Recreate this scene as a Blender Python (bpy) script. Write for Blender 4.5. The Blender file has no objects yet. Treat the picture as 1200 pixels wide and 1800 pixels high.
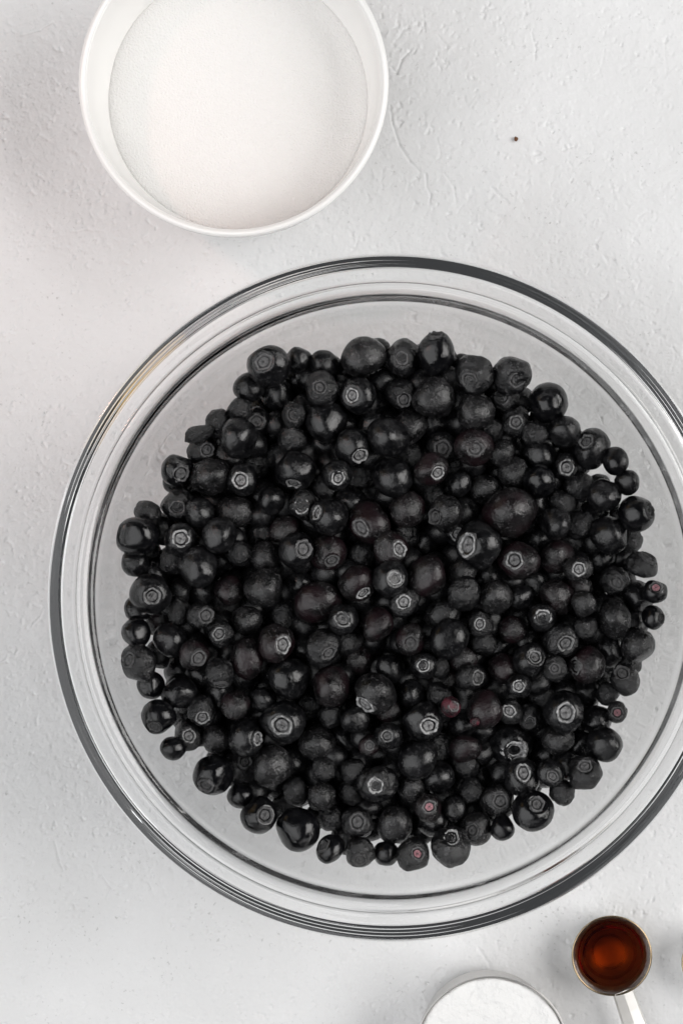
import bpy, math, random
import numpy as np
from mathutils import Vector, Matrix, Quaternion

random.seed(7)
RNG = np.random.default_rng(7)
R = math.radians
sc = bpy.context.scene
col = sc.collection

# ------------------------------------------------------------------ camera
CAM_H = 0.70                       # metres above the table
FPX = 2963.0                       # focal length in pixels of the 1200x1800 photograph
cam_d = bpy.data.cameras.new('camera')
cam_d.sensor_width = 36.0
cam_d.lens = 36.0 * FPX / 1800.0
cam_d.clip_start = 0.01
cam_d.clip_end = 50.0
cam = bpy.data.objects.new('camera', cam_d)
cam.location = (0, 0, CAM_H)
col.objects.link(cam)
sc.camera = cam

# ------------------------------------------------------------------ light
w = bpy.data.worlds.new('World')
sc.world = w
w.use_nodes = True
bg = w.node_tree.nodes['Background']
bg.inputs[0].default_value = (0.93, 0.96, 1.0, 1)
bg.inputs[1].default_value = 0.045


def area(name, loc, target, sx, sy, radiance, color=(1, 1, 1)):
    d = bpy.data.lights.new(name, 'AREA')
    d.shape = 'RECTANGLE'
    d.size, d.size_y = sx, sy
    d.energy = radiance * math.pi * sx * sy
    d.color = color
    o = bpy.data.objects.new(name, d)
    o.location = loc
    o.rotation_euler = (Vector(target) - Vector(loc)).to_track_quat('-Z', 'Y').to_euler()
    col.objects.link(o)
    return o


area('window_light', (1.55, 0.20, 1.30), (0, 0, 0.02), 1.5, 1.5, 5.0, (1.0, 0.985, 0.97))
area('room_bounce_light', (-1.45, -0.40, 1.95), (0, 0, 0), 3.2, 3.2, 1.85, (0.985, 0.99, 1.0))
lamp = area('warm_glint_light', (-0.95, 0.72, 0.45), (-0.05, 0.05, 0.08), 0.60, 0.34, 0.42, (1.0, 0.64, 0.22))  # unseen warm light added for the yellow glint on the glass rim
lamp.data.shape = 'ELLIPSE'
sd = bpy.data.lights.new('warm_tint_spot', 'SPOT')      # unseen spot added to lay a pinkish pool on the table between the two bowls
sd.energy, sd.color, sd.spot_size, sd.spot_blend, sd.shadow_soft_size = 6.5, (1.0, 0.50, 0.40), R(15), 1.0, 0.05
so = bpy.data.objects.new('warm_tint_spot', sd)
so.location = (-0.75, 0.45, 0.95)
so.rotation_euler = (Vector((-0.085, 0.085, 0)) - so.location).to_track_quat('-Z', 'Y').to_euler()
col.objects.link(so)

sc.view_settings.view_transform = 'Standard'
sc.view_settings.look = 'None'
sc.view_settings.exposure = 0.15
sc.view_settings.gamma = 1.0
sc.render.engine = 'CYCLES'
cy = sc.cycles
cy.max_bounces = 40
cy.transmission_bounces = 36
cy.glossy_bounces = 24
cy.diffuse_bounces = 5
cy.caustics_reflective = True
cy.caustics_refractive = True
cy.blur_glossy = 0.4
cy.sample_clamp_indirect = 8.0
cy.use_denoising = True
try:
    cy.denoiser = 'OPENIMAGEDENOISE'
    cy.denoising_input_passes = 'RGB_ALBEDO_NORMAL'
except Exception:
    pass


# ------------------------------------------------------------------ helpers
def unproject(px, py, z):
    """photograph pixel + height above the table -> world x, y"""
    k = (CAM_H - z) / FPX
    return (px - 600.0) * k, (900.0 - py) * k


def nodes(name):
    m = bpy.data.materials.new(name)
    m.use_nodes = True
    nt = m.node_tree
    return m, nt, nt.nodes['Principled BSDF']


def N(nt, kind, **kw):
    n = nt.nodes.new(kind)
    for k, v in kw.items():
        setattr(n, k, v)
    return n


def add_mesh(name, verts, faces, mat, parent=None, smooth=True, mats=None, midx=None):
    me = bpy.data.meshes.new(name)
    me.from_pydata([tuple(v) for v in verts], [], [tuple(f) for f in faces])
    for m in (mats or [mat]):
        me.materials.append(m)
    if midx is not None:
        me.polygons.foreach_set('material_index', midx)
    if smooth:
        me.polygons.foreach_set('use_smooth', [True] * len(me.polygons))
    me.update()
    o = bpy.data.objects.new(name, me)
    col.objects.link(o)
    if parent:
        o.parent = parent
    return o


def empty(name, loc):
    o = bpy.data.objects.new(name, None)
    o.empty_display_size = 0.01
    o.location = loc
    col.objects.link(o)
    return o


def tag(o, label=None, cat=None, group=None, kind=None):
    for k, v in (('label', label), ('category', cat), ('group', group), ('kind', kind)):
        if v:
            o[k] = v
    return o


def spline(pts, n=6):
    """Catmull-Rom through (r, z) points"""
    P = [np.array(p, float) for p in pts]
    P = [2 * P[0] - P[1]] + P + [2 * P[-1] - P[-2]]
    out = []
    for i in range(1, len(P) - 2):
        p0, p1, p2, p3 = P[i - 1:i + 3]
        for k in range(n):
            t = k / n
            out.append(0.5 * ((2 * p1) + (p2 - p0) * t + (2 * p0 - 5 * p1 + 4 * p2 - p3) * t * t + (3 * p1 - p0 - 3 * p2 + p3) * t ** 3))
    out.append(P[-2])
    return [(max(0.0, float(q[0])), float(q[1])) for q in out]


def revolve(prof, seg):
    verts, faces, rows = [], [], []
    for (r, z) in prof:
        if r < 1e-7:
            rows.append([len(verts)] * seg)
            verts.append((0, 0, z))
        else:
            b = len(verts)
            rows.append([b + k for k in range(seg)])
            for k in range(seg):
                a = 2 * math.pi * k / seg
                verts.append((r * math.cos(a), r * math.sin(a), z))
    for i in range(len(rows) - 1):
        A, B = rows[i], rows[i + 1]
        for k in range(seg):
            f = []
            for v in (A[k], A[(k + 1) % seg], B[(k + 1) % seg], B[k]):
                if v not in f:
                    f.append(v)
            if len(f) > 2:
                faces.append(f)
    return verts, faces


# ------------------------------------------------------------------ materials
def mat_table():
    m, nt, b = nodes('plaster_table')
    tc = N(nt, 'ShaderNodeTexCoord')
    n1 = N(nt, 'ShaderNodeTexNoise'); n1.inputs['Scale'].default_value = 14; n1.inputs['Detail'].default_value = 6
    n2 = N(nt, 'ShaderNodeTexNoise'); n2.inputs['Scale'].default_value = 260; n2.inputs['Detail'].default_value = 5
    n3 = N(nt, 'ShaderNodeTexNoise'); n3.inputs['Scale'].default_value = 1300; n3.inputs['Detail'].default_value = 3
    for n in (n1, n2, n3):
        nt.links.new(tc.outputs['Object'], n.inputs['Vector'])
    cr = N(nt, 'ShaderNodeValToRGB')
    cr.color_ramp.elements[0].position = 0.3; cr.color_ramp.elements[0].color = (0.68, 0.68, 0.68, 1)
    cr.color_ramp.elements[1].position = 0.7; cr.color_ramp.elements[1].color = (0.765, 0.765, 0.768, 1)
    nt.links.new(n1.outputs['Fac'], cr.inputs['Fac'])
    # grey mineral flecks trowelled into the plaster, thicker in some patches
    nf = N(nt, 'ShaderNodeTexNoise'); nf.inputs['Scale'].default_value = 520; nf.inputs['Detail'].default_value = 3; nf.inputs['Roughness'].default_value = 0.6
    npz = N(nt, 'ShaderNodeTexNoise'); npz.inputs['Scale'].default_value = 38; npz.inputs['Detail'].default_value = 3
    for n in (nf, npz):
        nt.links.new(tc.outputs['Object'], n.inputs['Vector'])
    f1 = N(nt, 'ShaderNodeMapRange'); f1.inputs[1].default_value = 0.62; f1.inputs[2].default_value = 0.74
    nt.links.new(nf.outputs['Fac'], f1.inputs[0])
    f2 = N(nt, 'ShaderNodeMapRange'); f2.inputs[1].default_value = 0.42; f2.inputs[2].default_value = 0.66; f2.inputs[3].default_value = 0.08; f2.inputs[4].default_value = 0.75
    nt.links.new(npz.outputs['Fac'], f2.inputs[0])
    mf = N(nt, 'ShaderNodeMath', operation='MULTIPLY')
    nt.links.new(f1.outputs[0], mf.inputs[0]); nt.links.new(f2.outputs[0], mf.inputs[1])
    mx = N(nt, 'ShaderNodeMix', data_type='RGBA'); mx.inputs[7].default_value = (0.36, 0.355, 0.35, 1)
    nt.links.new(mf.outputs[0], mx.inputs[0]); nt.links.new(cr.outputs['Color'], mx.inputs[6])
    nt.links.new(mx.outputs[2], b.inputs['Base Color'])
    b.inputs['Roughness'].default_value = 0.62
    b.inputs['Specular IOR Level'].default_value = 0.3
    b1 = N(nt, 'ShaderNodeBump'); b1.inputs['Strength'].default_value = 0.55; b1.inputs['Distance'].default_value = 0.0006
    b2 = N(nt, 'ShaderNodeBump'); b2.inputs['Strength'].default_value = 0.20; b2.inputs['Distance'].default_value = 0.0003
    nt.links.new(n2.outputs['Fac'], b1.inputs['Height'])
    nt.links.new(n3.outputs['Fac'], b2.inputs['Height'])
    nt.links.new(b1.outputs['Normal'], b2.inputs['Normal'])
    nt.links.new(b2.outputs['Normal'], b.inputs['Normal'])
    return m


def mat_glass():
    m, nt, b = nodes('clear_glass')
    b.inputs['Base Color'].default_value = (0.997, 1.0, 0.999, 1)
    b.inputs['Roughness'].default_value = 0.0
    b.inputs['IOR'].default_value = 1.48
    b.inputs['Transmission Weight'].default_value = 1.0
    return m


def mat_ceramic():
    m, nt, b = nodes('white_glazed_ceramic')
    b.inputs['Base Color'].default_value = (0.84, 0.835, 0.82, 1)
    b.inputs['Roughness'].default_value = 0.22
    b.inputs['Coat Weight'].default_value = 0.25
    b.inputs['Coat Roughness'].default_value = 0.08
    return m


def mat_powder(name, colr, scale, strength, dist):
    m, nt, b = nodes(name)
    b.inputs['Base Color'].default_value = colr
    b.inputs['Roughness'].default_value = 0.8
    b.inputs['Specular IOR Level'].default_value = 0.25
    tc = N(nt, 'ShaderNodeTexCoord')
    n2 = N(nt, 'ShaderNodeTexNoise'); n2.inputs['Scale'].default_value = scale; n2.inputs['Detail'].default_value = 4
    nt.links.new(tc.outputs['Object'], n2.inputs['Vector'])
    bp = N(nt, 'ShaderNodeBump'); bp.inputs['Strength'].default_value = strength; bp.inputs['Distance'].default_value = dist
    nt.links.new(n2.outputs['Fac'], bp.inputs['Height'])
    nt.links.new(bp.outputs['Normal'], b.inputs['Normal'])
    return m


def mat_steel(name, base, r0, r1):
    m, nt, b = nodes(name)
    b.inputs['Base Color'].default_value = base
    b.inputs['Metallic'].default_value = 1.0
    b.inputs['Roughness'].default_value = 0.16
    tc = N(nt, 'ShaderNodeTexCoord')
    n2 = N(nt, 'ShaderNodeTexNoise'); n2.inputs['Scale'].default_value = 420; n2.inputs['Detail'].default_value = 3
    nt.links.new(tc.outputs['Object'], n2.inputs['Vector'])
    mr = N(nt, 'ShaderNodeMapRange'); mr.inputs[3].default_value = r0; mr.inputs[4].default_value = r1
    nt.links.new(n2.outputs['Fac'], mr.inputs[0])
    nt.links.new(mr.outputs[0], b.inputs['Roughness'])
    return m


def mat_vanilla():
    m, nt, b = nodes('vanilla_liquid')
    b.inputs['Base Color'].default_value = (1, 1, 1, 1)
    b.inputs['Roughness'].default_value = 0.0
    b.inputs['IOR'].default_value = 1.42
    b.inputs['Transmission Weight'].default_value = 1.0
    va = N(nt, 'ShaderNodeVolumeAbsorption')
    va.inputs['Color'].default_value = (0.81, 0.58, 0.20, 1)
    va.inputs['Density'].default_value = 560
    nt.links.new(va.outputs[0], nt.nodes['Material Output'].inputs['Volume'])
    return m


def mat_berry(name, dark, bloom, rough_lo, rough_hi, speck, bump_s, bump_scale, red=None):
    """near-black skin, grey waxy bloom in patches, fine relief"""
    m, nt, b = nodes(name)
    tc = N(nt, 'ShaderNodeTexCoord')
    oi = N(nt, 'ShaderNodeObjectInfo')
    off = N(nt, 'ShaderNodeVectorMath', operation='SCALE'); off.inputs[0].default_value = (7.3, 3.1, 5.7)
    mul = N(nt, 'ShaderNodeMath', operation='MULTIPLY'); mul.inputs[1].default_value = 10.0
    nt.links.new(oi.outputs['Random'], mul.inputs[0])
    nt.links.new(mul.outputs[0], off.inputs['Scale'])
    add = N(nt, 'ShaderNodeVectorMath', operation='ADD')
    nt.links.new(tc.outputs['Object'], add.inputs[0]); nt.links.new(off.outputs[0], add.inputs[1])
    nb = N(nt, 'ShaderNodeTexNoise'); nb.inputs['Scale'].default_value = 1.6; nb.inputs['Detail'].default_value = 7; nb.inputs['Roughness'].default_value = 0.68
    ns = N(nt, 'ShaderNodeTexNoise'); ns.inputs['Scale'].default_value = bump_scale; ns.inputs['Detail'].default_value = 4; ns.inputs['Roughness'].default_value = 0.7
    for n in (nb, ns):
        nt.links.new(add.outputs[0], n.inputs['Vector'])
    cr = N(nt, 'ShaderNodeValToRGB')
    cr.color_ramp.elements[0].position = 0.40; cr.color_ramp.elements[0].color = (*dark, 1)
    cr.color_ramp.elements[1].position = 0.66; cr.color_ramp.elements[1].color = (*bloom, 1)
    nt.links.new(nb.outputs['Fac'], cr.inputs['Fac'])
    last = cr.outputs['Color']
    if speck > 0:
        st = N(nt, 'ShaderNodeMapRange'); st.inputs[1].default_value = 0.56; st.inputs[2].default_value = 0.70
        st.inputs[3].default_value = 0.0; st.inputs[4].default_value = speck
        nt.links.new(ns.outputs['Fac'], st.inputs[0])
        mx = N(nt, 'ShaderNodeMix', data_type='RGBA')
        mx.inputs[7].default_value = (0.19, 0.185, 0.19, 1)
        nt.links.new(st.outputs[0], mx.inputs[0]); nt.links.new(last, mx.inputs[6])
        last = mx.outputs[2]
    if red:
        nr = N(nt, 'ShaderNodeTexNoise'); nr.inputs['Scale'].default_value = 0.9; nr.inputs['Detail'].default_value = 2
        nt.links.new(add.outputs[0], nr.inputs['Vector'])
        rr = N(nt, 'ShaderNodeMapRange'); rr.inputs[1].default_value = 0.48; rr.inputs[2].default_value = 0.62
        nt.links.new(nr.outputs['Fac'], rr.inputs[0])
        mr2 = N(nt, 'ShaderNodeMix', data_type='RGBA')
        mr2.inputs[7].default_value = (*red, 1)
        nt.links.new(rr.outputs[0], mr2.inputs[0]); nt.links.new(last, mr2.inputs[6])
        last = mr2.outputs[2]
    nt.links.new(last, b.inputs['Base Color'])
    rg = N(nt, 'ShaderNodeMapRange'); rg.inputs[1].default_value = 0.35; rg.inputs[2].default_value = 0.68
    rg.inputs[3].default_value = rough_lo; rg.inputs[4].default_value = rough_hi
    nt.links.new(nb.outputs['Fac'], rg.inputs[0])
    nt.links.new(rg.outputs[0], b.inputs['Roughness'])
    b.inputs['Specular IOR Level'].default_value = 0.46
    bp = N(nt, 'ShaderNodeBump'); bp.inputs['Strength'].default_value = 1.0; bp.inputs['Distance'].default_value = bump_s * 0.001
    nt.links.new(ns.outputs['Fac'], bp.inputs['Height'])
    nt.links.new(bp.outputs['Normal'], b.inputs['Normal'])
    return m


def mat_calyx(name, lo, hi, rough=0.6):
    m, nt, b = nodes(name)
    tc = N(nt, 'ShaderNodeTexCoord')
    nb = N(nt, 'ShaderNodeTexNoise'); nb.inputs['Scale'].default_value = 5.5; nb.inputs['Detail'].default_value = 7; nb.inputs['Roughness'].default_value = 0.7
    nt.links.new(tc.outputs['Object'], nb.inputs['Vector'])
    cr = N(nt, 'ShaderNodeValToRGB')
    cr.color_ramp.elements[0].position = 0.36; cr.color_ramp.elements[0].color = (*lo, 1)
    cr.color_ramp.elements[1].position = 0.64; cr.color_ramp.elements[1].color = (*hi, 1)
    nt.links.new(nb.outputs['Fac'], cr.inputs['Fac'])
    oi = N(nt, 'ShaderNodeObjectInfo')                      # every crown weathered to its own paleness
    rv = N(nt, 'ShaderNodeMapRange'); rv.inputs[3].default_value = 0.55; rv.inputs[4].default_value = 1.55
    nt.links.new(oi.outputs['Random'], rv.inputs[0])
    sc_ = N(nt, 'ShaderNodeVectorMath', operation='SCALE')
    nt.links.new(cr.outputs['Color'], sc_.inputs[0]); nt.links.new(rv.outputs[0], sc_.inputs['Scale'])
    nt.links.new(sc_.outputs[0], b.inputs['Base Color'])
    b.inputs['Roughness'].default_value = rough
    bp = N(nt, 'ShaderNodeBump'); bp.inputs['Strength'].default_value = 1.0; bp.inputs['Distance'].default_value = 0.0006
    nt.links.new(nb.outputs['Fac'], bp.inputs['Height'])
    nt.links.new(bp.outputs['Normal'], b.inputs['Normal'])
    return m


M = dict(table=mat_table(), glass=mat_glass(), ceramic=mat_ceramic(), steel=mat_steel('polished_steel', (0.82, 0.80, 0.775, 1), 0.10, 0.24), soft_steel=mat_steel('soft_steel', (0.88, 0.86, 0.83, 1), 0.29, 0.31), tinted_steel=mat_steel('brass_tinted_steel', (0.40, 0.31, 0.20, 1), 0.15, 0.3), satin=mat_steel('satin_steel', (0.88, 0.86, 0.83, 1), 0.36, 0.5), brushed=mat_steel('brushed_steel', (0.56, 0.545, 0.53, 1), 0.25, 0.4), vanilla=mat_vanilla(),
         sugar=mat_powder('granulated_sugar', (0.835, 0.824, 0.808, 1), 1300, 0.7, 0.0009),
         starch=mat_powder('white_powder', (0.80, 0.795, 0.785, 1), 220, 0.8, 0.0022))
BM = {
    's': mat_berry('berry_smooth', (0.002, 0.002, 0.0024), (0.010, 0.010, 0.011), 0.08, 0.25, 0.12, 0.28, 3.2),
    'b': mat_berry('berry_bloom', (0.002, 0.002, 0.0022), (0.018, 0.0175, 0.0185), 0.14, 0.32, 0.35, 0.42, 4.2),
    'w': mat_berry('berry_wrinkled', (0.002, 0.002, 0.0024), (0.012, 0.012, 0.013), 0.06, 0.21, 0.25, 1.00, 2.7),
    'g': mat_berry('berry_glossy', (0.0015, 0.0015, 0.002), (0.005, 0.005, 0.006), 0.05, 0.14, 0.05, 0.18, 3),
    'r': mat_berry('berry_purple', (0.002, 0.0018, 0.002), (0.015, 0.0125, 0.0135), 0.13, 0.30, 0.32, 0.42, 4.2, red=(0.011, 0.0055, 0.007)),
    'R': mat_berry('berry_red', (0.006, 0.003, 0.004), (0.045, 0.012, 0.018), 0.2, 0.4, 0.2, 0.4, 4, red=(0.08, 0.012, 0.022)),
}
M['cal_lip'] = mat_calyx('calyx_lip', (0.02, 0.02, 0.021), (0.42, 0.42, 0.42))
M['cal_floor'] = mat_calyx('calyx_floor', (0.015, 0.015, 0.016), (0.07, 0.069, 0.07))
M['cal_disc'] = mat_calyx('calyx_disc', (0.02, 0.0195, 0.02), (0.24, 0.238, 0.24))
M['cal_dark'] = mat_calyx('calyx_hollow', (0.004, 0.004, 0.004), (0.012, 0.011, 0.011))
M['cal_dull'] = mat_calyx('calyx_dull', (0.03, 0.03, 0.031), (0.12, 0.118, 0.12))
M['cal_pink'] = mat_calyx('calyx_pink', (0.10, 0.04, 0.05), (0.34, 0.17, 0.19))

# ------------------------------------------------------------------ tabletop: one sheet with real relief
def fft_noise(ny, nx, lo, hi, power, seed):
    """band limited noise; lo/hi are wavelengths in grid cells"""
    g = np.random.default_rng(seed).standard_normal((ny, nx))
    F = np.fft.rfft2(g)
    fy = np.fft.fftfreq(ny)[:, None]; fx = np.fft.rfftfreq(nx)[None, :]
    f = np.sqrt(fx * fx + fy * fy); f[0, 0] = 1e-9
    H = f ** (-power) * np.exp(-(f * lo) ** 2) * (1 - np.exp(-(f * hi) ** 2))
    out = np.fft.irfft2(F * H, s=(ny, nx))
    return out / out.std()


def build_table():
    step = 0.00042
    X0, X1, Y0, Y1 = -0.152, 0.152, -0.226, 0.226
    nx = int((X1 - X0) / step); ny = int((Y1 - Y0) / step)
    xs = np.linspace(X0, X1, nx); ys = np.linspace(Y0, Y1, ny)
    fine = fft_noise(ny, nx, 1.6, 14, 0.6, 1)
    med = fft_noise(ny, nx, 4, 60, 1.2, 2)
    big = fft_noise(ny, nx, 20, 300, 1.5, 3)
    rid = fft_noise(ny, nx, 3, 26, 1.0, 4)
    rid2 = fft_noise(ny, nx, 3, 34, 1.1, 14)
    msk = fft_noise(ny, nx, 30, 160, 1.4, 5)
    patch = 0.4 + 0.6 / (1 + np.exp(-3 * (msk - 0.2)))
    h = 0.026e-3 * fine + 0.052e-3 * med + 0.07e-3 * big
    # trowel chatter: short raised crumbs and sharp little pits in patches
    h += patch * (0.20e-3 * np.clip(rid - 0.9, 0, 2.0) - 0.40e-3 * np.clip(rid2 - 1.15, 0, 1.6))
    # isolated pits
    g = np.random.default_rng(9)
    XX, YY = np.meshgrid(xs, ys)

    def stamp(cx, cy, rad, fn):
        i0, i1 = np.searchsorted(xs, (cx - rad, cx + rad)); j0, j1 = np.searchsorted(ys, (cy - rad, cy + rad))
        if i1 > i0 and j1 > j0:
            h[j0:j1, i0:i1] += fn(XX[j0:j1, i0:i1], YY[j0:j1, i0:i1])
    for _ in range(1700):
        cx, cy = g.uniform(X0, X1), g.uniform(Y0, Y1)
        r = g.uniform(0.00025, 0.0007) * (1.5 if g.uniform() < .06 else 1); d = g.uniform(0.08e-3, 0.50e-3)
        a = g.uniform(0, 3.14); e = g.uniform(0.4, 1.0)
        ca, sa = math.cos(a), math.sin(a)
        stamp(cx, cy, r * 4, lambda X, Y: -d * np.exp(-(((X - cx) * ca + (Y - cy) * sa) ** 2 + ((-(X - cx) * sa + (Y - cy) * ca) / e) ** 2) / (r * r)))

    def groove(pts, width, depth):
        for (ax, ay), (bx, by) in zip(pts[:-1], pts[1:]):
            L2 = (bx - ax) ** 2 + (by - ay) ** 2 + 1e-12
            rad = math.sqrt(L2) / 2 + width * 4

            def fn(X, Y):
                t = np.clip(((X - ax) * (bx - ax) + (Y - ay) * (by - ay)) / L2, 0, 1)
                d2 = (X - ax - t * (bx - ax)) ** 2 + (Y - ay - t * (by - ay)) ** 2
                return -depth * np.exp(-d2 / (width * width))
            stamp((ax + bx) / 2, (ay + by) / 2, rad, fn)
    # hairline cracks seen in the photograph
    cracks = [
        ([(722, 86), (706, 104), (697, 128), (688, 118)], 0.0004, 0.48e-3),
        ([(686, 186), (690, 218), (702, 256), (720, 284), (738, 302)], 0.0004, 0.42e-3),
        ([(748, 306), (750, 330), (757, 342), (754, 358)], 0.0004, 0.46e-3),
        ([(780, 304), (798, 330), (801, 356)], 0.00035, 0.28e-3),
        ([(864, 330), (880, 345), (893, 357)], 0.0005, 0.50e-3),
        ([(934, 58), (941, 84), (940, 104)], 0.0004, 0.42e-3),
        ([(1062, 86), (1056, 118)], 0.0004, 0.14e-3),
        ([(1164, 60), (1168, 84), (1172, 140)], 0.0004, 0.12e-3),
        ([(1180, 600), (1186, 628), (1178, 655), (1165, 662)], 0.0004, 0.14e-3),
        ([(40, 60), (70, 52), (92, 38)], 0.0005, 0.42e-3),
        ([(56, 255), (70, 236), (84, 246), (104, 232)], 0.0005, 0.2e-3),
        ([(96, 1480), (104, 1512), (112, 1530)], 0.0004, 0.42e-3),
        ([(180, 1540), (196, 1562), (188, 1580)], 0.0004, 0.42e-3),
        ([(250, 1545), (262, 1552), (270, 1574)], 0.0005, 0.2e-3),
        ([(60, 1740), (96, 1720), (140, 1700)], 0.0004, 0.1e-3),
        ([(840, 1668), (852, 1684), (859, 1695)], 0.0006, 0.24e-3),
        ([(1165, 1718), (1180, 1752), (1200, 1785)], 0.0004, 0.28e-3),
    ]
    for pts, wd, dp in cracks:
        groove([unproject(x, y, 0) for x, y in pts], wd, dp)
    for _ in range(260):      # short random scratches
        cx, cy = g.uniform(X0, X1), g.uniform(Y0, Y1)
        a = g.uniform(0, 6.28); pts = [(cx, cy)]
        for _k in range(g.integers(2, 5)):
            a += g.normal(0, 0.5); L = g.uniform(0.0012, 0.0035)
            pts.append((pts[-1][0] + L * math.cos(a), pts[-1][1] + L * math.sin(a)))
        groove(pts, g.uniform(0.00025, 0.00045), g.uniform(0.05e-3, 0.22e-3))
    # fade the relief out at the border and carry the sheet on as a coarse apron
    fx = np.clip(np.minimum(xs - X0, X1 - xs) / 0.01, 0, 1); fy = np.clip(np.minimum(ys - Y0, Y1 - ys) / 0.01, 0, 1)
    h = np.minimum(h, 0.25e-3) * fy[:, None] * fx[None, :]
    xa = np.concatenate([[-1.6, -0.8, -0.4, -0.2], xs, [0.2, 0.4, 0.8, 1.6]])
    ya = np.concatenate([[-1.6, -0.8, -0.4], ys, [0.4, 0.8, 1.6]])
    H = np.zeros((len(ya), len(xa))); H[3:-3, 4:-4] = h
    XX, YY = np.meshgrid(xa, ya)
    V = np.stack([XX, YY, H - 0.0003], -1).reshape(-1, 3).astype(np.float32)
    W, Hn = len(xa), len(ya)
    idx = np.arange(W * Hn).reshape(Hn, W)
    Q = np.stack([idx[:-1, :-1], idx[:-1, 1:], idx[1:, 1:], idx[1:, :-1]], -1).reshape(-1, 4).astype(np.int32)
    me = bpy.data.meshes.new('tabletop')
    me.vertices.add(len(V)); me.vertices.foreach_set('co', V.ravel())
    me.loops.add(Q.size); me.loops.foreach_set('vertex_index', Q.ravel())
    me.polygons.add(len(Q))
    me.polygons.foreach_set('loop_start', np.arange(0, Q.size, 4, dtype=np.int32))
    me.polygons.foreach_set('use_smooth', np.ones(len(Q), dtype=bool))
    me.update(calc_edges=True)
    me.materials.append(M['table'])
    o = bpy.data.objects.new('tabletop', me)
    col.objects.link(o)
    tag(o, 'pale grey plaster tabletop with hairline cracks and pits', None, None, 'structure')


build_table()

# ------------------------------------------------------------------ large glass bowl
BX, BY = unproject(688.5, 1050.8, 0.100)
INNER = [(0, .0065), (.040, .0066), (.052, .0078), (.064, .0125), (.076, .0235), (.0875, .0415), (.0953, .0600), (.1004, .0760), (.1033, .0875), (.1049, .0940)]
# flange, stacking ridge and the drip lip whose slanting underside mirrors the dark room
RIM = [(.1056, .0970), (.1068, .0985), (.1086, .0990), (.1106, .0989), (.1114, .0992), (.1120, .0998), (.1126, .0992), (.1136, .0989), (.1158, .0992), (.1174, .0995),
       (.1194, .09965), (.1214, .0997), (.1224, .0994), (.1228, .0985), (.12317, .0955), (.12355, .0921), (.1234, .0916), (.12302, .0917), (.12106, .09323),
       (.11938, .09452), (.11804, .09555), (.1172, .0958), (.1150, .0957), (.1122, .0956), (.1094, .0950)]
OUTER = [(.1079, .0926), (.1063, .0865), (.1035, .0750), (.0987, .0585), (.0915, .0395), (.0795, .0205), (.0665, .0085), (.0560, .0025),
         (.0500, .0003), (.0470, .0003), (.0445, .0016), (.030, .0020), (0, .0020)]
bowl_prof = spline(INNER + RIM + OUTER, 9)
v, f = revolve(bowl_prof, 240)
for k, (vx, vy, vz) in enumerate(v):          # pressed glass is never quite true: faint waves under the lip and along the wall
    rr = math.hypot(vx, vy); ph = math.atan2(vy, vx)
    if rr > 0.1175 and vz < 0.0957:
        vz += 2.4e-5 * (math.sin(rr * 2 * math.pi / 0.0013 + 1.5 * math.sin(2 * ph + 0.6)) + 0.5 * math.sin(rr * 2 * math.pi / 0.0007 + 2 * math.sin(ph))) * (0.75 + 0.5 * math.sin(3 * ph + 1.1)) + 1.2e-5 * math.sin(2 * ph + 4) * math.sin(5 * ph)
    elif rr > 0.05 and 0.003 < vz < 0.095:
        vx *= 1 + 0.0004 * math.sin(2 * ph + vz * 160); vy *= 1 + 0.0004 * math.sin(3 * ph - vz * 130)
    v[k] = (vx, vy, vz)
glass = add_mesh('glass_bowl', v, [tuple(reversed(q)) for q in f], M['glass'])
glass.location = (BX, BY, 0.0001)
tag(glass, 'large clear glass mixing bowl heaped with dark blueberries', 'bowl')

in_prof = np.array([p for p in spline(INNER, 8)])


def bowl_r(z):
    return np.interp(z, in_prof[:, 1], in_prof[:, 0])


def bowl_z(r):
    return np.interp(r, in_prof[:, 0], in_prof[:, 1])


# ------------------------------------------------------------------ white bowl of sugar
WX, WY = unproject(410.5, 144.0, 0.060)
wb_prof = spline([(0, .0050), (.028, .0051), (.036, .0074), (.0440, .0145), (.0490, .0232), (.0516, .0330), (.0540, .0460), (.0556, .0578), (.0562, .0596),
                  (.0574, .0604), (.0586, .0596), (.0588, .0582), (.0580, .0530), (.0566, .0430), (.0546, .0320), (.0518, .0215), (.0462, .0120), (.0385, .0045),
                  (.0335, .0020), (.0330, .0003), (.0300, .0003), (.0290, .0015), (0, .0015)], 6)
v, f = revolve(wb_prof, 160)
wb = add_mesh('sugar_bowl', v, [tuple(reversed(q)) for q in f], M['ceramic'])
wb.location = (WX, WY, 0.0001)
tag(wb, 'white ceramic bowl filled with sugar, cut by the top edge', 'bowl')


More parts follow.
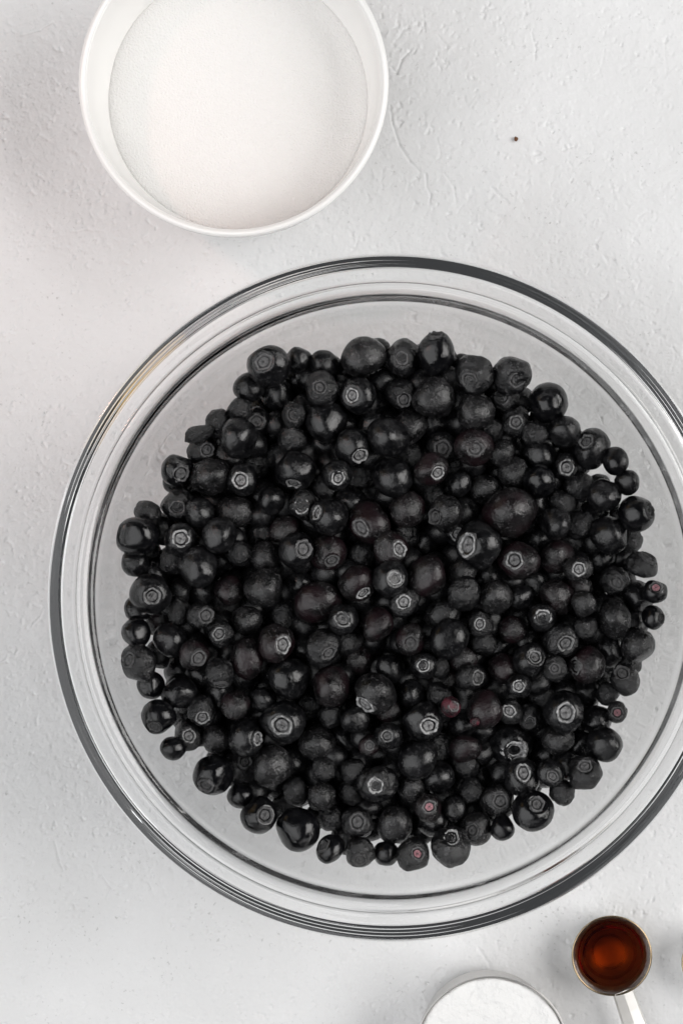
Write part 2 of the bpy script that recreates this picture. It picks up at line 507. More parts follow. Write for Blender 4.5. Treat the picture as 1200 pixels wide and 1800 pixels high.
def powder_fill(name, mat, R0, z_surf, prof_below, seg, bumps, seed, loc, edge_noise):
    """a flat-topped filling with an uneven surface; the underside follows the vessel"""
    g = np.random.default_rng(seed)
    rings = 46
    waves = [(g.uniform(40, 420), g.uniform(0, 6.28), g.uniform(0, 6.28), g.uniform(0.3, 1)) for _ in range(24)]

    def hgt(x, y, s):
        q = 0
        for k, a, p, am in waves:
            q += am * math.sin(k * (x * math.cos(a) + y * math.sin(a)) + p) / (1 + k / 120)
        return bumps * q
    edge = [1 + edge_noise * sum(math.sin(kk * 2 * math.pi * k / seg + ph) / kk ** 0.5 for kk, ph in ((3, .3), (7, 2.), (13, 1.1), (29, 4.), (53, .7))) for k in range(seg)]
    verts = [(0, 0, z_surf + hgt(0, 0, 0))]; faces = []
    for i in range(1, rings + 1):
        s = i / rings
        for k in range(seg):
            a = 2 * math.pi * k / seg
            r = R0 * s * (1 + (edge[k] - 1) * s ** 8)
            x, y = r * math.cos(a), r * math.sin(a)
            z = z_surf + hgt(x, y, s) - 0.0007 * max(0, (s - 0.93) / 0.07) ** 2
            verts.append((x, y, z))
    for k in range(seg):
        faces.append((0, 1 + k, 1 + (k + 1) % seg))
    for i in range(rings - 1):
        for k in range(seg):
            a = 1 + i * seg + k; b = 1 + i * seg + (k + 1) % seg
            faces.append((a, a + seg, b + seg, b))
    base = 1 + (rings - 1) * seg
    for (r, z) in prof_below:
        n0 = len(verts)
        for k in range(seg):
            a = 2 * math.pi * k / seg
            verts.append((r * math.cos(a), r * math.sin(a), z))
        for k in range(seg):
            faces.append((base + k, n0 + k, n0 + (k + 1) % seg, base + (k + 1) % seg))
        base = n0
    faces.append(tuple(base + k for k in reversed(range(seg))))
    o = add_mesh(name, verts, faces, mat)
    o.location = loc
    return o


sug = powder_fill('sugar', M['sugar'], 0.0518, 0.0322, [(.0482, .0230), (.0420, .0142), (.0350, .0075), (.027, .0053)], 220, 0.00022, 3, (WX, WY, 0.0001), 0.0022)
tag(sug, 'white granulated sugar filling the white ceramic bowl', 'sugar')

# ------------------------------------------------------------------ small measuring cup of white powder
CX, CY = unproject(864.5, 1853.0, 0.030)
cup_prof = spline([(0, .0022), (.020, .0022), (.0245, .0035), (.0268, .0080), (.0284, .0180), (.0296, .0275), (.0301, .0296), (.0306, .0300), (.0309, .0296),
                   (.0304, .0275), (.0292, .0180), (.0276, .0080), (.0252, .0025), (.0215, .0005), (.018, .0003), (0, .0006)], 6)
cup = empty('measuring_cup', (CX, CY, 0.0001))
v, f = revolve(cup_prof, 140)
add_mesh('cup_body', v, [tuple(reversed(q)) for q in f], M['brushed'], cup)
hv = []
for i in range(13):                      # flat strap handle leading out of the frame
    t = i / 12
    y = -0.0300 - 0.055 * t
    z = 0.0272 + 0.0022 * math.sin(t * 2.4)
    hw = 0.0065 - 0.0012 * math.sin(t * math.pi)
    hv += [(-hw, y, z + 0.0007), (hw, y, z + 0.0007), (hw, y, z - 0.0007), (-hw, y, z - 0.0007)]
hf = [(4 * i + a, 4 * i + b, 4 * i + 4 + b, 4 * i + 4 + a) for i in range(12) for a, b in ((1, 0), (2, 1), (3, 2), (0, 3))]
hf += [(0, 1, 2, 3), (51, 50, 49, 48)]
add_mesh('handle', hv, hf, M['steel'], cup, smooth=False)
tag(cup, 'small steel measuring cup brimming with white powder at the bottom edge', 'measuring cup')
pw = powder_fill('white_powder', M['starch'], 0.0296, 0.0293, [(.0282, .0182), (.0266, .0082), (.0242, .0037), (.019, .0025)], 150, 0.00042, 5, (CX, CY, 0.0001), 0.004)
tag(pw, 'smooth white powder levelled off in the small measuring cup', 'powder')

# ------------------------------------------------------------------ measuring spoon of vanilla
SR, SZ = 0.0162, 0.0125
SX, SY = unproject(1074.5, 1680.0, SZ)
sp_in = [(0, .0022), (.005, .0027), (.009, .0044), (.012, .0068), (.0142, .0096), (.0156, .0122)]
sp_prof = spline(sp_in + [(.0158, .0127), (.0162, .0125), (.0161, .0115), (.0156, .0095), (.0143, .0060), (.0110, .0022), (.0065, .0004), (0, .0001)], 6)
spoon = empty('measuring_spoon', (SX, SY, 0.0))
v, f = revolve(sp_prof, 128)
add_mesh('spoon_bowl', v, [tuple(reversed(q)) for q in f], M['satin'], spoon)
tv, tf = [], []
for k in range(128):
    a = 2 * math.pi * k / 128
    for q_ in range(8):
        b_ = 2 * math.pi * q_ / 8
        rr = 0.0160 + 0.00042 * math.cos(b_)
        tv.append((rr * math.cos(a), rr * math.sin(a), 0.0126 + 0.00042 * math.sin(b_)))
        tf.append((8 * k + q_, 8 * ((k + 1) % 128) + q_, 8 * ((k + 1) % 128) + (q_ + 1) % 8, 8 * k + (q_ + 1) % 8))
add_mesh('rim', tv, tf, M['tinted_steel'], spoon)  # steel rim given a dark, brassy tint
x0, y0 = unproject(1094, 1742, SZ); x1, y1 = unproject(1115, 1802, SZ)
d = Vector((x1 - x0, y1 - y0, 0)).normalized(); nrm = Vector((-d.y, d.x, 0))
p0 = Vector((x0 - SX, y0 - SY, 0))
hv = []
n_h = 16
for i in range(n_h + 1):
    t = i / n_h
    c = p0 + d * (0.0001 + 0.072 * t)
    z = 0.0121 - 0.0012 * math.sin(min(1, t * 3) * math.pi / 2) + 0.0016 * t
    hw = 0.0044 + 0.0022 * t
    for (s, dz) in ((-1, -.0007), (-0.84, .0003), (0, .0004), (0.84, .0003), (1, -.0007), (0.86, -.0012), (-0.86, -.0012)):
        q = c + nrm * (hw * s)
        hv.append((q.x, q.y, z + dz - 0.17 * s * hw))
hf = [(7 * i + k, 7 * i + (k + 1) % 7, 7 * i + 7 + (k + 1) % 7, 7 * i + 7 + k) for i in range(n_h) for k in range(7)]
hf += [tuple(reversed(range(7))), tuple(7 * n_h + k for k in range(7))]
add_mesh('handle', hv, hf, M['soft_steel'], spoon, smooth=False)
tag(spoon, 'round steel measuring spoon holding dark brown liquid', 'spoon')
liq_prof = spline([(0, .0112), (.010, .0112), (.0138, .01122), (.0148, .01135), (.01536, .0117)], 5)
under = [(.01540, .0117), (.01415, .0094), (.01192, .0066), (.0089, .0042), (.0049, .0025), (0, .0020)]
v, f = revolve(liq_prof + under, 128)
liq = add_mesh('brown_liquid', v, [tuple(reversed(q)) for q in f], M['vanilla'])
liq.location = (SX, SY, 0)
tag(liq, 'dark amber liquid pooled in the measuring spoon', 'liquid')

s2 = empty('measuring_spoon', (*unproject(1259, 1692, 0.012), 0))        # the next spoon along: only its edge and shadow reach the frame
for ch in list(spoon.children):
    if ch.name.startswith(('spoon_bowl', 'rim', 'handle')):
        c2 = ch.copy(); col.objects.link(c2); c2.parent = s2
s2.scale = (0.88, 0.88, 0.95)
tag(s2, 'second measuring spoon barely entering at the right edge', 'spoon')

# ------------------------------------------------------------------ crumb on the table
cv, cf = [], []
g = np.random.default_rng(21)
rows = 7
for i in range(rows + 1):
    th = math.pi * i / rows
    for k in range(10):
        a = 2 * math.pi * k / 10
        rr = 1 + g.normal(0, 0.16)
        cv.append((0.00085 * rr * math.sin(th) * math.cos(a), 0.0010 * rr * math.sin(th) * math.sin(a), 0.0007 + 0.0007 * math.cos(th)))
for i in range(rows):
    for k in range(10):
        cf.append((10 * i + k, 10 * i + 10 + k, 10 * i + 10 + (k + 1) % 10, 10 * i + (k + 1) % 10))
mc, ntc, bc = nodes('brown_crumb')
bc.inputs['Base Color'].default_value = (0.13, 0.055, 0.022, 1); bc.inputs['Roughness'].default_value = 0.8
crumb = add_mesh('crumb', cv, cf, mc)
crumb.location = (*unproject(906, 245, 0), 0)
tag(crumb, 'tiny brown crumb alone on the bare tabletop', 'crumb')

# ------------------------------------------------------------------ blueberries
# x, y, radius in photograph pixels; layer (0 on top, 1 behind, 2 deep); look; crown direction as a fraction of the radius (None: hidden); crown kind
# crown kinds: b bright, d dull, h hollow, p pink
T = """
472 644 35 0 s -.31 -.26 d|525 634 23 1 s|570 640 23 1 s|441 683 26 1 s|564 684 27 0 w -.1 -.1 d|517 729 20 1 w -.1 .1 d|574 741 34 0 s|512 771 26 1 w
420 768 31 0 s|424 722 17 1 w|455 742 18 2 s 0 0 d|478 750 22 2 s|490 690 28 2 s|620 786 30 0 s .45 .55 b|640 627 36 0 b|707 632 32 0 w 0 -.1 d|764 622 32 0 g 0 -.95 d
630 695 30 0 s -.45 0 b|706 694 24 1 w .2 .4 d|761 698 33 0 b|792 668 13 1 w|683 769 32 0 s|720 751 28 1 b|655 748 20 2 s|757 745 26 2 s|832 786 31 0 r .1 .1 d
780 792 18 2 w 0 0 d|757 824 28 0 r .5 .3 b|834 660 31 0 w -.4 .3 d|898 660 32 0 w .3 .35 d|887 700 22 1 w -.2 -.2 d|836 724 31 0 b|962 708 33 0 g|908 743 24 1 w 0 0 b
991 760 26 0 s|1038 788 31 0 s -.3 -.45 b|863 757 11 1 w|938 762 12 1 w|880 795 21 1 b|911 795 16 2 s|948 800 18 2 s|993 820 20 1 s .1 .1 b|972 812 16 2 s|903 833 25 1 b
311 826 26 0 g .3 .3 d|369 837 33 0 b|426 843 25 0 s -.15 .05 b|311 889 28 1 w 0 .2 d|351 902 25 0 s|263 907 23 1 w|241 943 32 0 g|318 947 25 0 s 0 0 b|386 940 29 0 s
413 901 27 1 b|350 763 20 0 w|383 745 22 1 w|358 788 24 1 w .4 0 d|520 826 33 0 s -.15 .85 b|594 836 24 0 s 0 .2 b|477 880 24 1 s|531 888 25 1 w -.1 .1 b
579 907 31 0 s -.75 -.2 b|618 880 15 2 s|461 936 15 2 w|497 930 16 2 r|520 966 29 0 s .5 -.05 d|578 973 28 1 r .2 .5 d|465 977 25 1 b|420 972 15 1 w|450 817 17 2 w
570 855 15 2 w|650 920 34 0 r -.5 .3 d|690 840 32 0 s|632 836 17 2 w|808 852 20 1 s|716 900 28 1 r|784 903 31 0 b -.75 .2 d|687 970 28 0 r .55 0 b|740 951 17 2 s
636 975 18 2 w|804 938 20 1 s 0 0 b|845 953 38 0 s -.6 0 b|686 1011 28 0 s .35 0 h|750 1012 32 0 r|628 1024 31 0 r .4 .7 b|716 936 14 2 w|760 872 12 2 w|716 806 13 2 w|794 814 12 2 w
856 866 27 1 b|890 902 44 0 r|938 884 24 1 s|946 848 26 1 g|1016 856 24 1 w|988 884 20 1 w|976 918 27 0 s|911 985 31 0 r -.3 0 b|978 978 29 1 r|1016 1000 21 0 b 0 0 b
1016 924 16 1 w|1003 950 15 2 s|944 952 16 2 s|964 866 14 2 s|1083 814 22 0 g|1097 848 20 1 s|1066 866 27 0 s|1117 903 30 0 g .8 -.2 d|1072 941 31 0 s|1106 950 16 1 w|1040 905 18 2 s
1128 993 24 0 w .5 -.7 d|238 988 22 1 s|266 978 14 2 w|303 990 22 1 w|345 996 32 0 s|265 1040 32 0 s .1 .1 b|243 1072 22 1 g|403 1038 25 1 r|316 1073 19 1 w|353 1082 22 0 w .5 0 d
281 1092 14 2 r|240 1116 24 0 g|300 1124 28 0 s|388 1114 22 0 w -.15 0 b|358 1040 15 2 s|434 1090 25 1 b|341 1151 24 0 r .4 .3 d|245 1162 32 0 w -.7 -.2 d|264 1202 22 1 g
388 1184 24 0 w .05 .9 d|315 1220 27 0 s|279 1260 28 0 g -.3 .7 d|356 1251 23 0 w 0 .5 b|327 1296 23 0 w .1 0 b|308 1312 20 1 g|413 1240 23 0 r|381 1299 25 1 b|375 1362 33 0 g -.4 .6 d
320 1182 18 2 s|350 1190 16 2 s|382 1218 16 2 s|326 1262 15 2 s|434 1296 29 0 s .7 .1 b|464 1032 32 0 b|560 1058 36 0 r|600 1088 24 0 s 0 0 b|434 1158 31 0 r|486 1132 30 0 r .4 .05 b
570 1140 28 0 w .35 .3 d|508 1192 35 0 s|582 1206 33 0 r|502 1080 20 2 w|613 1128 14 2 w|535 1140 12 2 s|628 1158 22 2 r|528 1022 14 2 s|710 1059 26 0 w -.05 -.05 b|662 1098 27 0 r
721 1124 25 0 r 0 .3 d|778 1082 29 1 b|789 1122 32 0 s|812 1158 23 1 r|744 1170 23 0 s 0 0 b|768 1172 14 1 w|686 1175 24 1 s|776 1194 13 2 r|814 1042 27 0 w|812 1008 24 1 b|640 1188 15 2 s
824 1190 22 0 w .7 0 b|870 1050 28 0 b|914 1050 15 1 s|938 1028 16 2 s|982 1048 30 0 r|1024 1060 21 0 b|953 1085 23 0 s .05 -.05 b|900 1106 23 1 r|843 1098 15 1 w 0 0 b|850 1130 17 1 w
985 1126 28 0 w .35 .2 b|1030 1104 20 0 w|936 1164 28 0 s .25 -.3 b|970 1174 18 0 w 0 0 d|884 1174 25 1 r|911 1206 21 0 s 0 0 b|1032 1168 31 0 r -.75 .1 d|856 1010 14 2 s|926 1128 15 2 s
874 1136 12 2 s|1016 1030 13 1 r|1080 1022 23 1 w .2 .1 d|1150 1040 20 0 g .1 -.4 p|1080 1088 30 0 b|1146 1086 19 0 g .9 0 d|1120 1134 28 0 b|1066 1144 26 1 s|1054 984 16 2 s
1096 1196 26 0 w -.3 -.5 d|1104 1166 21 1 b|1084 1253 17 0 w 0 0 p|1036 1215 24 1 s|1064 1216 16 1 w|990 1256 33 0 s .1 .05 b|982 1300 26 1 b|1048 1270 25 0 s|1060 1303 29 1 s
1022 1357 28 0 w 0 -.5 d|968 1362 22 0 s .2 .3 d|952 1228 17 2 w|928 1260 20 1 w .1 .4 d|498 1268 36 0 s -.1 .2 b|460 1230 19 1 s|544 1236 12 2 w|583 1256 21 1 w|424 1352 31 1 b .2 -.4 d
478 1348 34 0 b|560 1306 29 1 b|625 1266 22 0 s|520 1386 19 1 w|568 1350 21 1 w|566 1398 24 0 b|616 1354 20 1 w|616 1392 18 1 w|424 1398 20 1 g|520 1336 16 2 s|604 1298 14 2 s
660 1220 33 0 b -.6 .65 b|680 1246 20 1 r|724 1222 23 1 s|742 1268 31 0 s .4 .25 b|681 1294 23 0 s -.1 0 b|650 1310 18 0 r 0 0 d|792 1242 16 0 R .4 0 h|733 1336 32 0 s|770 1366 27 1 s
662 1378 30 0 w -.1 .1 h|722 1386 22 1 b|817 1316 24 1 r|812 1272 15 2 s|772 1222 14 1 w|768 1312 14 2 w|826 1390 21 1 w|752 1420 22 0 r .1 -.1 p|798 1420 20 1 s|852 1248 30 0 r|836 1267 8 0 R
893 1250 17 1 w 0 0 b|900 1312 37 0 s .2 .4 h|917 1366 30 0 s .1 -.3 b|874 1408 27 1 b .2 0 d|984 1390 17 1 w|934 1420 33 0 g .2 -.4 d|816 1345 18 2 w|1000 1340 18 2 s|1018 1312 24 2 s|514 672 24 2 s|384 776 22 2 s|962 1326 24 2 s|1016 1284 24 2 s|786 1450 22 2 s|1118 1050 24 2 s|1110 1092 24 2 s|284 930 22 2 s|272 1008 22 2 s
454 1432 31 0 g .4 0 d|523 1458 34 0 g|502 1420 14 2 w|582 1440 22 1 w|628 1445 25 0 w 0 0 d|695 1450 30 0 b|580 1493 22 0 g -.6 -.4 d|632 1499 25 0 w 0 .6 d|678 1500 18 1 g
725 1502 28 0 w .35 -.05 p|740 1458 14 2 s|790 1490 33 0 w .1 -.6 b|838 1456 27 0 b -.3 .15 d|881 1455 21 0 g|762 1446 14 2 s|604 1475 13 2 s
"""
recs = []
for t in T.replace('\n', '|').split('|'):
    q = t.split()
    if q:
        recs.append(dict(px=float(q[0]), py=float(q[1]), pr=float(q[2]), lv=int(q[3]), st=q[4],
                         cal=(float(q[5]), float(q[6])) if len(q) > 5 else None, ck=q[7] if len(q) > 7 else None))
n = len(recs)
px = np.array([r['px'] for r in recs]); py = np.array([r['py'] for r in recs]); pr = np.array([r['pr'] for r in recs])
lv = np.array([r['lv'] for r in recs])
pr = np.where(lv == 2, np.maximum(pr, 22.5 + 0.15 * pr), np.where((lv == 1), np.maximum(pr, 20.5), pr))   # a sliver seen in a gap belongs to a full-size berry


HX, HY = BX + 0.0016, BY - 0.0026          # the heap leans a little to one side


def heap_top(rho):
    return 0.0795 + 0.0090 * (1 - np.clip(rho / 0.100, 0, 1.1) ** 2)


def locate(z):
    k = (CAM_H - z) / FPX
    return (px - 600) * k, (900 - py) * k, pr * k * 1.065


z = np.full(n, 0.072)
for _ in range(3):
    x, y, rad = locate(z)
    rho = np.hypot(x - BX, y - BY)
    z = heap_top(rho) - rad - np.array([0, 0.0055, 0.0125])[lv] + RNG.uniform(-.0012, .0012, n)
slack = np.zeros((n, 2))
for it in range(90):
    x, y, rad = locate(z)
    x = x + slack[:, 0]; y = y + slack[:, 1]
    rho = np.hypot(x - BX, y - BY)
    P = np.stack([x, y, z], 1)
    D = P[:, None] - P[None]
    dist = np.linalg.norm(D, axis=2) + 1e-9
    need = 0.95 * (rad[:, None] + rad[None])
    pen = np.clip(need - dist, 0, None); np.fill_diagonal(pen, 0)
    sgn = np.sign(D[:, :, 2] + 1e-6 * (lv[None] - lv[:, None]))
    horiz = np.hypot(D[:, :, 0], D[:, :, 1])
    want = np.sqrt(np.clip(need ** 2 - horiz ** 2, 0, None))
    dz = np.where(pen > 0, sgn * np.clip(want - np.abs(D[:, :, 2]), 0, None), 0)
    z = z + np.clip(0.10 * dz.sum(1), -0.0012, 0.0012)
    push = (pen / dist)[:, :, None] * D[:, :, :2]
    slack = np.clip(slack + 0.05 * push.sum(1), -0.0011, 0.0011)
    top = heap_top(rho)
    z = np.clip(z, top - 0.026, top - rad * 0.6 + 0.001)
    # stay inside the glass wall
    lim = np.array([bowl_z(min(a + 0.90 * b, 0.1049)) for a, b in zip(rho, rad)])
    z = np.where((rho > 0.07) & (z < lim), z + 0.5 * (lim - z), z)
x, y, rad = locate(z)
x = x + slack[:, 0]; y = y + slack[:, 1]


# --- berry meshes of unit radius, crown at +Z
def berry_mesh(name, seed, kind, dimple=True, seg=40, rows=26):
    g = np.random.default_rng(seed)
    th = np.linspace(0, math.pi, rows + 1)[1:-1]
    ph = np.arange(seg) * 2 * math.pi / seg
    TH, PH = np.meshgrid(th, ph, indexing='ij')
    d = np.stack([np.sin(TH) * np.cos(PH), np.sin(TH) * np.sin(PH), np.cos(TH)], -1).reshape(-1, 3)
    d = np.concatenate([[[0, 0, 1]], d, [[0, 0, -1]]])
    amp = dict(s=0.030, b=0.036, w=0.060, g=0.026, r=0.036, R=0.035)[kind]
    r = np.ones(len(d))
    for _ in range(7):
        k = g.normal(0, 1.7, 3); r += amp * 0.5 * np.sin(d @ k + g.uniform(0, 6.28))
    for _ in range(8):
        k = g.normal(0, 5.0, 3); r += amp * 0.16 * np.sin(d @ k + g.uniform(0, 6.28))
    if kind in 'bwrR':
        nr = dict(w=6, b=3, r=3, R=4)[kind]
        for _ in range(nr):                       # shrivel creases
            k = g.normal(0, 3.2, 3); k2 = g.normal(0, 2.4, 3)
            ridge = 1 - np.abs(np.sin(d @ k + 0.9 * np.sin(d @ k2) + g.uniform(0, 6.28)))
            m_ = np.clip(np.sin(d @ g.normal(0, 1.8, 3) + g.uniform(0, 6.28)), 0, 1)
            r -= amp * (0.9 if kind == 'w' else 0.45) * ridge ** 3 * m_
        for _ in range(10):
            k = g.normal(0, 11, 3); r += amp * 0.09 * np.sin(d @ k + g.uniform(0, 6.28))
    if kind == 'w':                                # a sunken flank
        for _ in range(2):
            c = g.normal(0, 1, 3); c /= np.linalg.norm(c)
            r -= 0.10 * np.clip((d @ c - 0.55) / 0.45, 0, 1) ** 1.5
    for _ in range(g.integers(3, 6)):             # flats where neighbours pressed
        c = g.normal(0, 1, 3); c /= np.linalg.norm(c)
        hgt = g.uniform(0.87, 0.95)
        dc = np.clip(d @ c, 1e-3, None)
        lim = hgt / dc
        k_ = 10.0
        r = -np.log(np.exp(-k_ * r) + np.exp(-k_ * np.minimum(lim, 3))) / k_
    r *= 1.03 / r.mean()
    V = d * r[:, None]
    V[:, 2] *= 0.90
    if dimple:
        ang = np.arccos(np.clip(d[:, 2], -1, 1))
        V[:, 2] -= 0.20 * np.exp(-(ang / 0.40) ** 6)
        V[:, 2] += 0.02 * np.exp(-((ang - 0.60) / 0.1) ** 2)
    F = []
    for k in range(seg):
        F.append((0, 1 + k, 1 + (k + 1) % seg))
    R_ = rows - 1
    for i in range(R_ - 1):
        for k in range(seg):
            a = 1 + i * seg + k; b = 1 + i * seg + (k + 1) % seg
            F.append((a, a + seg, b + seg, b))
    last = 1 + R_ * seg; b0 = 1 + (R_ - 1) * seg
    for k in range(seg):
        F.append((last, b0 + (k + 1) % seg, b0 + k))
    me = bpy.data.meshes.new(name)
    me.from_pydata([tuple(p) for p in V], [], F)
    me.materials.append(BM[kind])
    me.polygons.foreach_set('use_smooth', [True] * len(me.polygons))
    me.update()
    return me


def calyx_mesh(name, seed, kind):
    """five-lobed crown: nub, dished floor, raised torn lip"""
    g = np.random.default_rng(seed)
    seg = 45
    hollow = kind == 'h'
    #        s,    height
    st = [(0.0, .05), (.10, .045), (.17, .015), (.22, -.01), (.34, .000), (.44, .022), (.52, .010), (.57, -.055), (.64, -.060), (.70, .010), (.76, .085), (.84, .105),
          (.92, .075), (1.0, -.01), (1.06, -.12)]
    if hollow:
        st = [(0.0, -.17), (.10, -.17), (.20, -.18), (.30, -.19), (.38, -.15), (.44, -.05), (.50, .00), (.57, -.01), (.64, -.02), (.70, .03), (.76, .09), (.84, .105),
              (.92, .075), (1.0, -.01), (1.06, -.12)]
    g_t = (g.integers(1, 4), g.uniform(0, 6.28), g.integers(3, 8), g.uniform(0, 6.28))
    rag = [(fq, g.uniform(0, 6.28), g.uniform(0.2, 1.0)) for fq in (2, 3, 7, 11)]
    lob = g.uniform(0, 6.28); la = [g.uniform(0.6, 1.4) for _ in range(5)]
    verts = [(0, 0, st[0][1])]; faces = []; mi = []
    for s, h in st[1:]:
        for k in range(seg):
            a = 2 * math.pi * k / seg
            five = math.cos(5 * a + lob)
            amp = la[int((5 * a + lob) / (2 * math.pi)) % 5]
            nz = sum(am * math.sin(fq * a + p_) for fq, p_, am in rag)
            rr = 0.49 * s * (1 + (0.040 * five * amp + 0.022 * nz) * min(1, s * 1.3))
            tear = math.sin(a * g_t[0] + g_t[1]) * math.sin(a * g_t[2] + g_t[3])
            up = max(0, (s - 0.62) / 0.38) if s < 1.02 else 0
            hh = h + up * (0.022 * five * amp + 0.045 * tear + 0.022 * nz) + g.normal(0, 0.012)
            verts.append((rr * math.cos(a), rr * math.sin(a), hh))
    lip = 0; floor = 1; disc = 2; dark = 3

    def mat_of(s):
        if hollow and s < .46:
            return dark
        if s < .12:
            return floor
        if s < .5:
            return disc
        if s < .72:
            return floor
        return lip if s < .93 else floor
    for k in range(seg):
        faces.append((0, 1 + k, 1 + (k + 1) % seg)); mi.append(mat_of(0.05))
    for i in range(len(st) - 2):
        sm = (st[i + 1][0] + st[i + 2][0]) / 2
        for k in range(seg):
            a = 1 + i * seg + k; b = 1 + i * seg + (k + 1) % seg
            faces.append((a, a + seg, b + seg, b)); mi.append(mat_of(sm))
    me = bpy.data.meshes.new(name)
    me.from_pydata(verts, [], faces)
    mm = {'b': ('cal_lip', 'cal_floor', 'cal_disc', 'cal_dark'), 'h': ('cal_lip', 'cal_disc', 'cal_disc', 'cal_dark'),
          'd': ('cal_dull', 'cal_floor', 'cal_dull', 'cal_dark'), 'p': ('cal_dull', 'cal_floor', 'cal_pink', 'cal_dark')}[kind]
    for q in mm:
        me.materials.append(M[q])
    me.polygons.foreach_set('material_index', mi)
    me.polygons.foreach_set('use_smooth', [True] * len(me.polygons))
    me.update()
    return me


BODY = {}
for s_, cnt in (('s', 9), ('b', 8), ('w', 12), ('g', 5), ('r', 8), ('R', 2)):
    for dm in (True, False):
        BODY[s_, dm] = [berry_mesh('berry_skin', 100 * i + ord(s_) + 7 * dm, s_, dm) for i in range(cnt)]
CAL = {k: [calyx_mesh('berry_calyx', 10 * i + ord(k), k) for i in range(14)] for k in 'bdhp'}

# --- labels: look, crown, place on the heap's clock face
cx0, cy0 = 690.0, 1062.0
LOOK = dict(s='smooth', b='frosty', w='wrinkled', g='glossy', r='purple-tinged', R='reddish')
HOUR = ['twelve', 'one', 'two', 'three', 'four', 'five', 'six', 'seven', 'eight', 'nine', 'ten', 'eleven']


def describe(r):
    dx, dy = r['px'] - cx0, r['py'] - cy0
    rr = math.hypot(dx, dy) / 470
    a = (math.degrees(math.atan2(dx, -dy)) + 360) % 360
    h = int(round(a / 15)) % 24
    clock = f"{HOUR[h // 2]} o'clock" if h % 2 == 0 else f"half past {HOUR[h // 2]}"
    dist = ('at heap centre' if rr < .12 else 'near heap centre' if rr < .32 else 'halfway out' if rr < .56 else 'three-quarters out' if rr < .82 else 'on heap edge')
    size = 'tiny' if r['pr'] < 17 else 'small' if r['pr'] < 23.5 else 'medium' if r['pr'] < 30 else 'large'
    c = {None: '', 'b': ' with pale crown', 'd': ' with dull crown', 'h': ' with hollow crown', 'p': ' with pink crown'}[r['ck']]
    deep = ' deep down' if r['lv'] == 2 else ''
    return f"{size} {LOOK[r['st']]} blueberry{c}{deep}, {dist}, {clock}"


labs = [describe(r) for r in recs]
by = {}
for i, l in enumerate(labs):
    by.setdefault(l, []).append(i)
for l, ids in by.items():
    if len(ids) == 2:
        a, b = ids
        if abs(px[a] - px[b]) > abs(py[a] - py[b]):
            a, b = (a, b) if px[a] < px[b] else (b, a)
            labs[a] += ', left of two'; labs[b] += ', right of two'
        else:
            a, b = (a, b) if py[a] < py[b] else (b, a)
            labs[a] += ', upper of two'; labs[b] += ', lower of two'
    elif len(ids) > 2:
        ids = sorted(ids, key=lambda i: px[i])
        for k, i in enumerate(ids):
            labs[i] += ', ' + ['leftmost', 'second from left', 'third from left', 'fourth from left', 'fifth from left'][k]

cam_pos = Vector((0, 0, CAM_H))
for i, r in enumerate(recs):
    P = Vector((x[i], y[i], z[i]))
    view = (cam_pos - P).normalized()
    if r['cal']:
        cx_, cy_ = r['cal']
        l = math.hypot(cx_, cy_)
        if l > 0.97:
            cx_, cy_ = cx_ / l * .97, cy_ / l * .97
        d_img = Vector((cx_, -cy_, math.sqrt(max(0, 1 - cx_ * cx_ - cy_ * cy_))))
        axis = Vector((0, 0, 1)).rotation_difference(view) @ d_img
    else:
        a = random.uniform(0, 6.28); zz = random.uniform(-1, -0.25)
        axis = Vector((math.sqrt(1 - zz * zz) * math.cos(a), math.sqrt(1 - zz * zz) * math.sin(a), zz))
    q = Vector((0, 0, 1)).rotation_difference(axis) @ Quaternion((0, 0, 1), random.uniform(0, 6.28))
    s0 = rad[i] * 1.02
    stretch = 1.0
    shp = Vector((random.uniform(.94, 1.06), random.uniform(.94, 1.06), random.uniform(.93, 1.06)))
    if (r['px'], r['py']) == (350, 763):        # the shrivelled berry that sticks out with a pointed end
        axis = Vector((-0.93, -0.30, 0.2)).normalized()
        q = Vector((0, 0, 1)).rotation_difference(axis)
        shp = Vector((.55, .62, 1.5))
    if (r['px'], r['py']) == (764, 622):
        shp = Vector((.93, .93, 1.18))
    if (r['px'], r['py']) == (434, 1158):
        axis = Vector((0.15, 0.95, -0.3)).normalized()
        q = Vector((0, 0, 1)).rotation_difference(axis)
        shp = Vector((.9, .95, 1.2))
    has = r['cal'] is not None
    me = random.choice(BODY[r['st'], True])
    if has:
        root = empty('blueberry', P)
        root.rotation_mode = 'QUATERNION'; root.rotation_quaternion = q
        root.scale = shp * s0
        skin = bpy.data.objects.new('skin', me); col.objects.link(skin); skin.parent = root
        ca = bpy.data.objects.new('calyx', random.choice(CAL[r['ck'] or 'd'])); col.objects.link(ca); ca.parent = root
        big = 1.0 if r['pr'] > 26 else 1.18
        big *= random.uniform(.9, 1.12) * (1.15 if (r['px'], r['py']) == (900, 1312) else 1)
        ca.location = (0, 0, 0.765); ca.scale = (big * random.uniform(.84, 1.08), big * random.uniform(.84, 1.08), random.uniform(.7, 1.3)); ca.rotation_euler = (random.uniform(-.12, .12), random.uniform(-.12, .12), 0)
    else:
        root = bpy.data.objects.new('blueberry', me); col.objects.link(root)
        root.location = P
        root.rotation_mode = 'QUATERNION'; root.rotation_quaternion = q
        root.scale = shp * s0
    tag(root, labs[i], 'blueberry', 'blueberries heaped in the glass bowl')

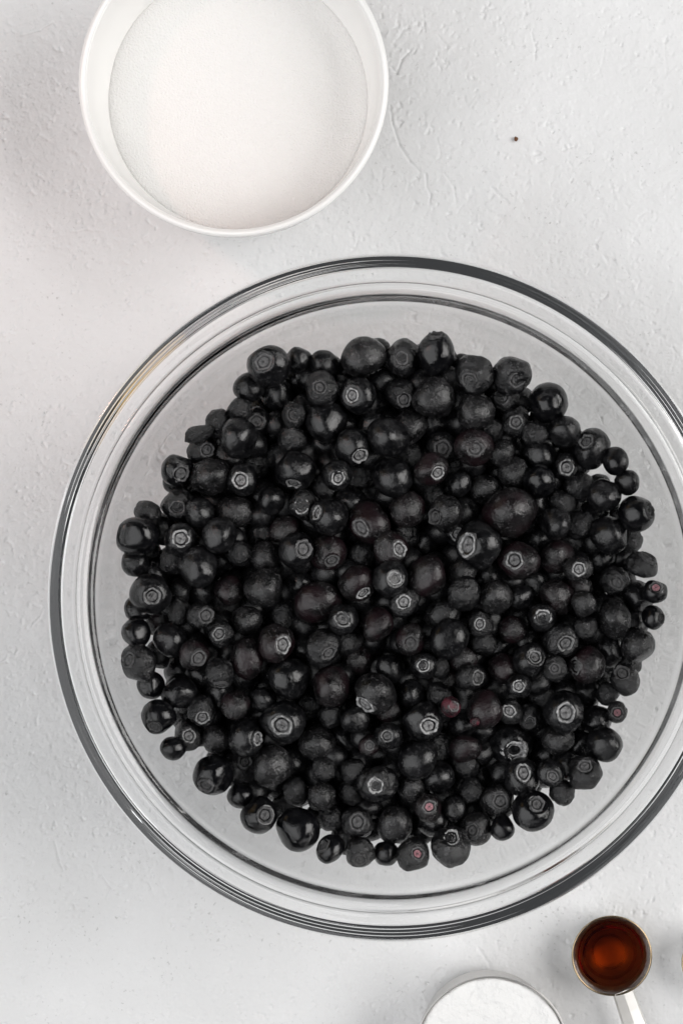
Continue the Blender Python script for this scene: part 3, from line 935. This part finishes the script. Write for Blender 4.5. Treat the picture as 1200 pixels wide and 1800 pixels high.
# --- the berries below and between, which nobody could count: one mass
fill = []
PP = np.stack([x, y, z], 1); RR = rad.copy()
g = np.random.default_rng(77)
zz = 0.0065
layer = 0
while zz < 0.083:
    step = 0.0118
    for iy in range(-10, 11):
        for ix in range(-10, 11):
            r_ = g.uniform(0.0052, 0.0066)
            fx = BX + (ix + 0.5 * ((iy + layer) % 2)) * step + g.uniform(-.0022, .0022)
            fy = BY + iy * step * 0.87 + 0.29 * step * (layer % 3) + g.uniform(-.0022, .0022)
            fz = zz + r_ + g.uniform(-.0015, .0015)
            ro = math.hypot(fx - BX, fy - BY)
            if math.hypot(fx - HX, fy - HY) > 0.0955 or fz + r_ > float(heap_top(ro)) - 0.0085:
                continue
            if ro + r_ * 0.92 > float(bowl_r(fz - r_ * 0.45)) - 0.0005:
                continue
            dd = np.linalg.norm(PP - np.array([fx, fy, fz]), axis=1)
            if (dd < 0.86 * (RR + r_)).any():
                continue
            fill.append((fx, fy, fz, r_))
            PP = np.vstack([PP, [fx, fy, fz]]); RR = np.append(RR, r_)
    zz += 0.0050
    layer += 1
for _ in range(24000):                     # more berries where holes are left
    r_ = g.uniform(0.0046, 0.0060); ro = 0.0965 * math.sqrt(g.uniform()); a = g.uniform(0, 6.2832)
    fx, fy = HX + ro * math.cos(a), HY + ro * math.sin(a); ro = math.hypot(fx - BX, fy - BY)
    fz = float(heap_top(ro)) - 0.0088 - r_ - g.uniform(0, 0.030)
    if ro + r_ * 0.92 > float(bowl_r(fz - r_ * 0.45)) - 0.0005:
        continue
    dd = np.linalg.norm(PP - np.array([fx, fy, fz]), axis=1)
    if (dd < 0.72 * (RR + r_)).any():
        continue
    fill.append((fx, fy, fz, r_))
    PP = np.vstack([PP, [fx, fy, fz]]); RR = np.append(RR, r_)
low = {k: berry_mesh('low', 900 + ord(k), k, True, 22, 14) for k in 'sbw'}
arr = {}
for k, me in low.items():
    co = np.empty(len(me.vertices) * 3, np.float32); me.vertices.foreach_get('co', co)
    arr[k] = (co.reshape(-1, 3), [tuple(p.vertices) for p in me.polygons])
allv, allf, off = [], [], 0
for (fx, fy, fz, r_) in fill:
    k = random.choice('ssbw')
    V_, F_ = arr[k]
    q = Quaternion((random.gauss(0, 1), random.gauss(0, 1), random.gauss(0, 1), random.gauss(0, 1))).normalized()
    Mx = np.array(q.to_matrix())
    allv.append(V_ @ Mx.T * r_ * 1.03 + np.array([fx, fy, fz]))
    allf += [tuple(a + off for a in p) for p in F_]
    off += len(V_)
fo = add_mesh('blueberries', np.concatenate(allv), allf, None, mats=[mat_berry('berry_mass', (0.002, 0.002, 0.0024), (0.010, 0.010, 0.011), 0.16, 0.34, 0.1, 0.15, 2000)])
fo.active_material.node_tree.nodes  # (object-space noise in metres: scales set below)
for nd in fo.active_material.node_tree.nodes:
    if nd.bl_idname == 'ShaderNodeTexNoise' and nd.inputs['Scale'].default_value < 100:
        nd.inputs['Scale'].default_value *= 170
tag(fo, 'dark blueberries packed beneath the top layer in the glass bowl', 'blueberries', None, 'stuff')
for me in low.values():
    bpy.data.meshes.remove(me)
print('berries', n, 'fill', len(fill))
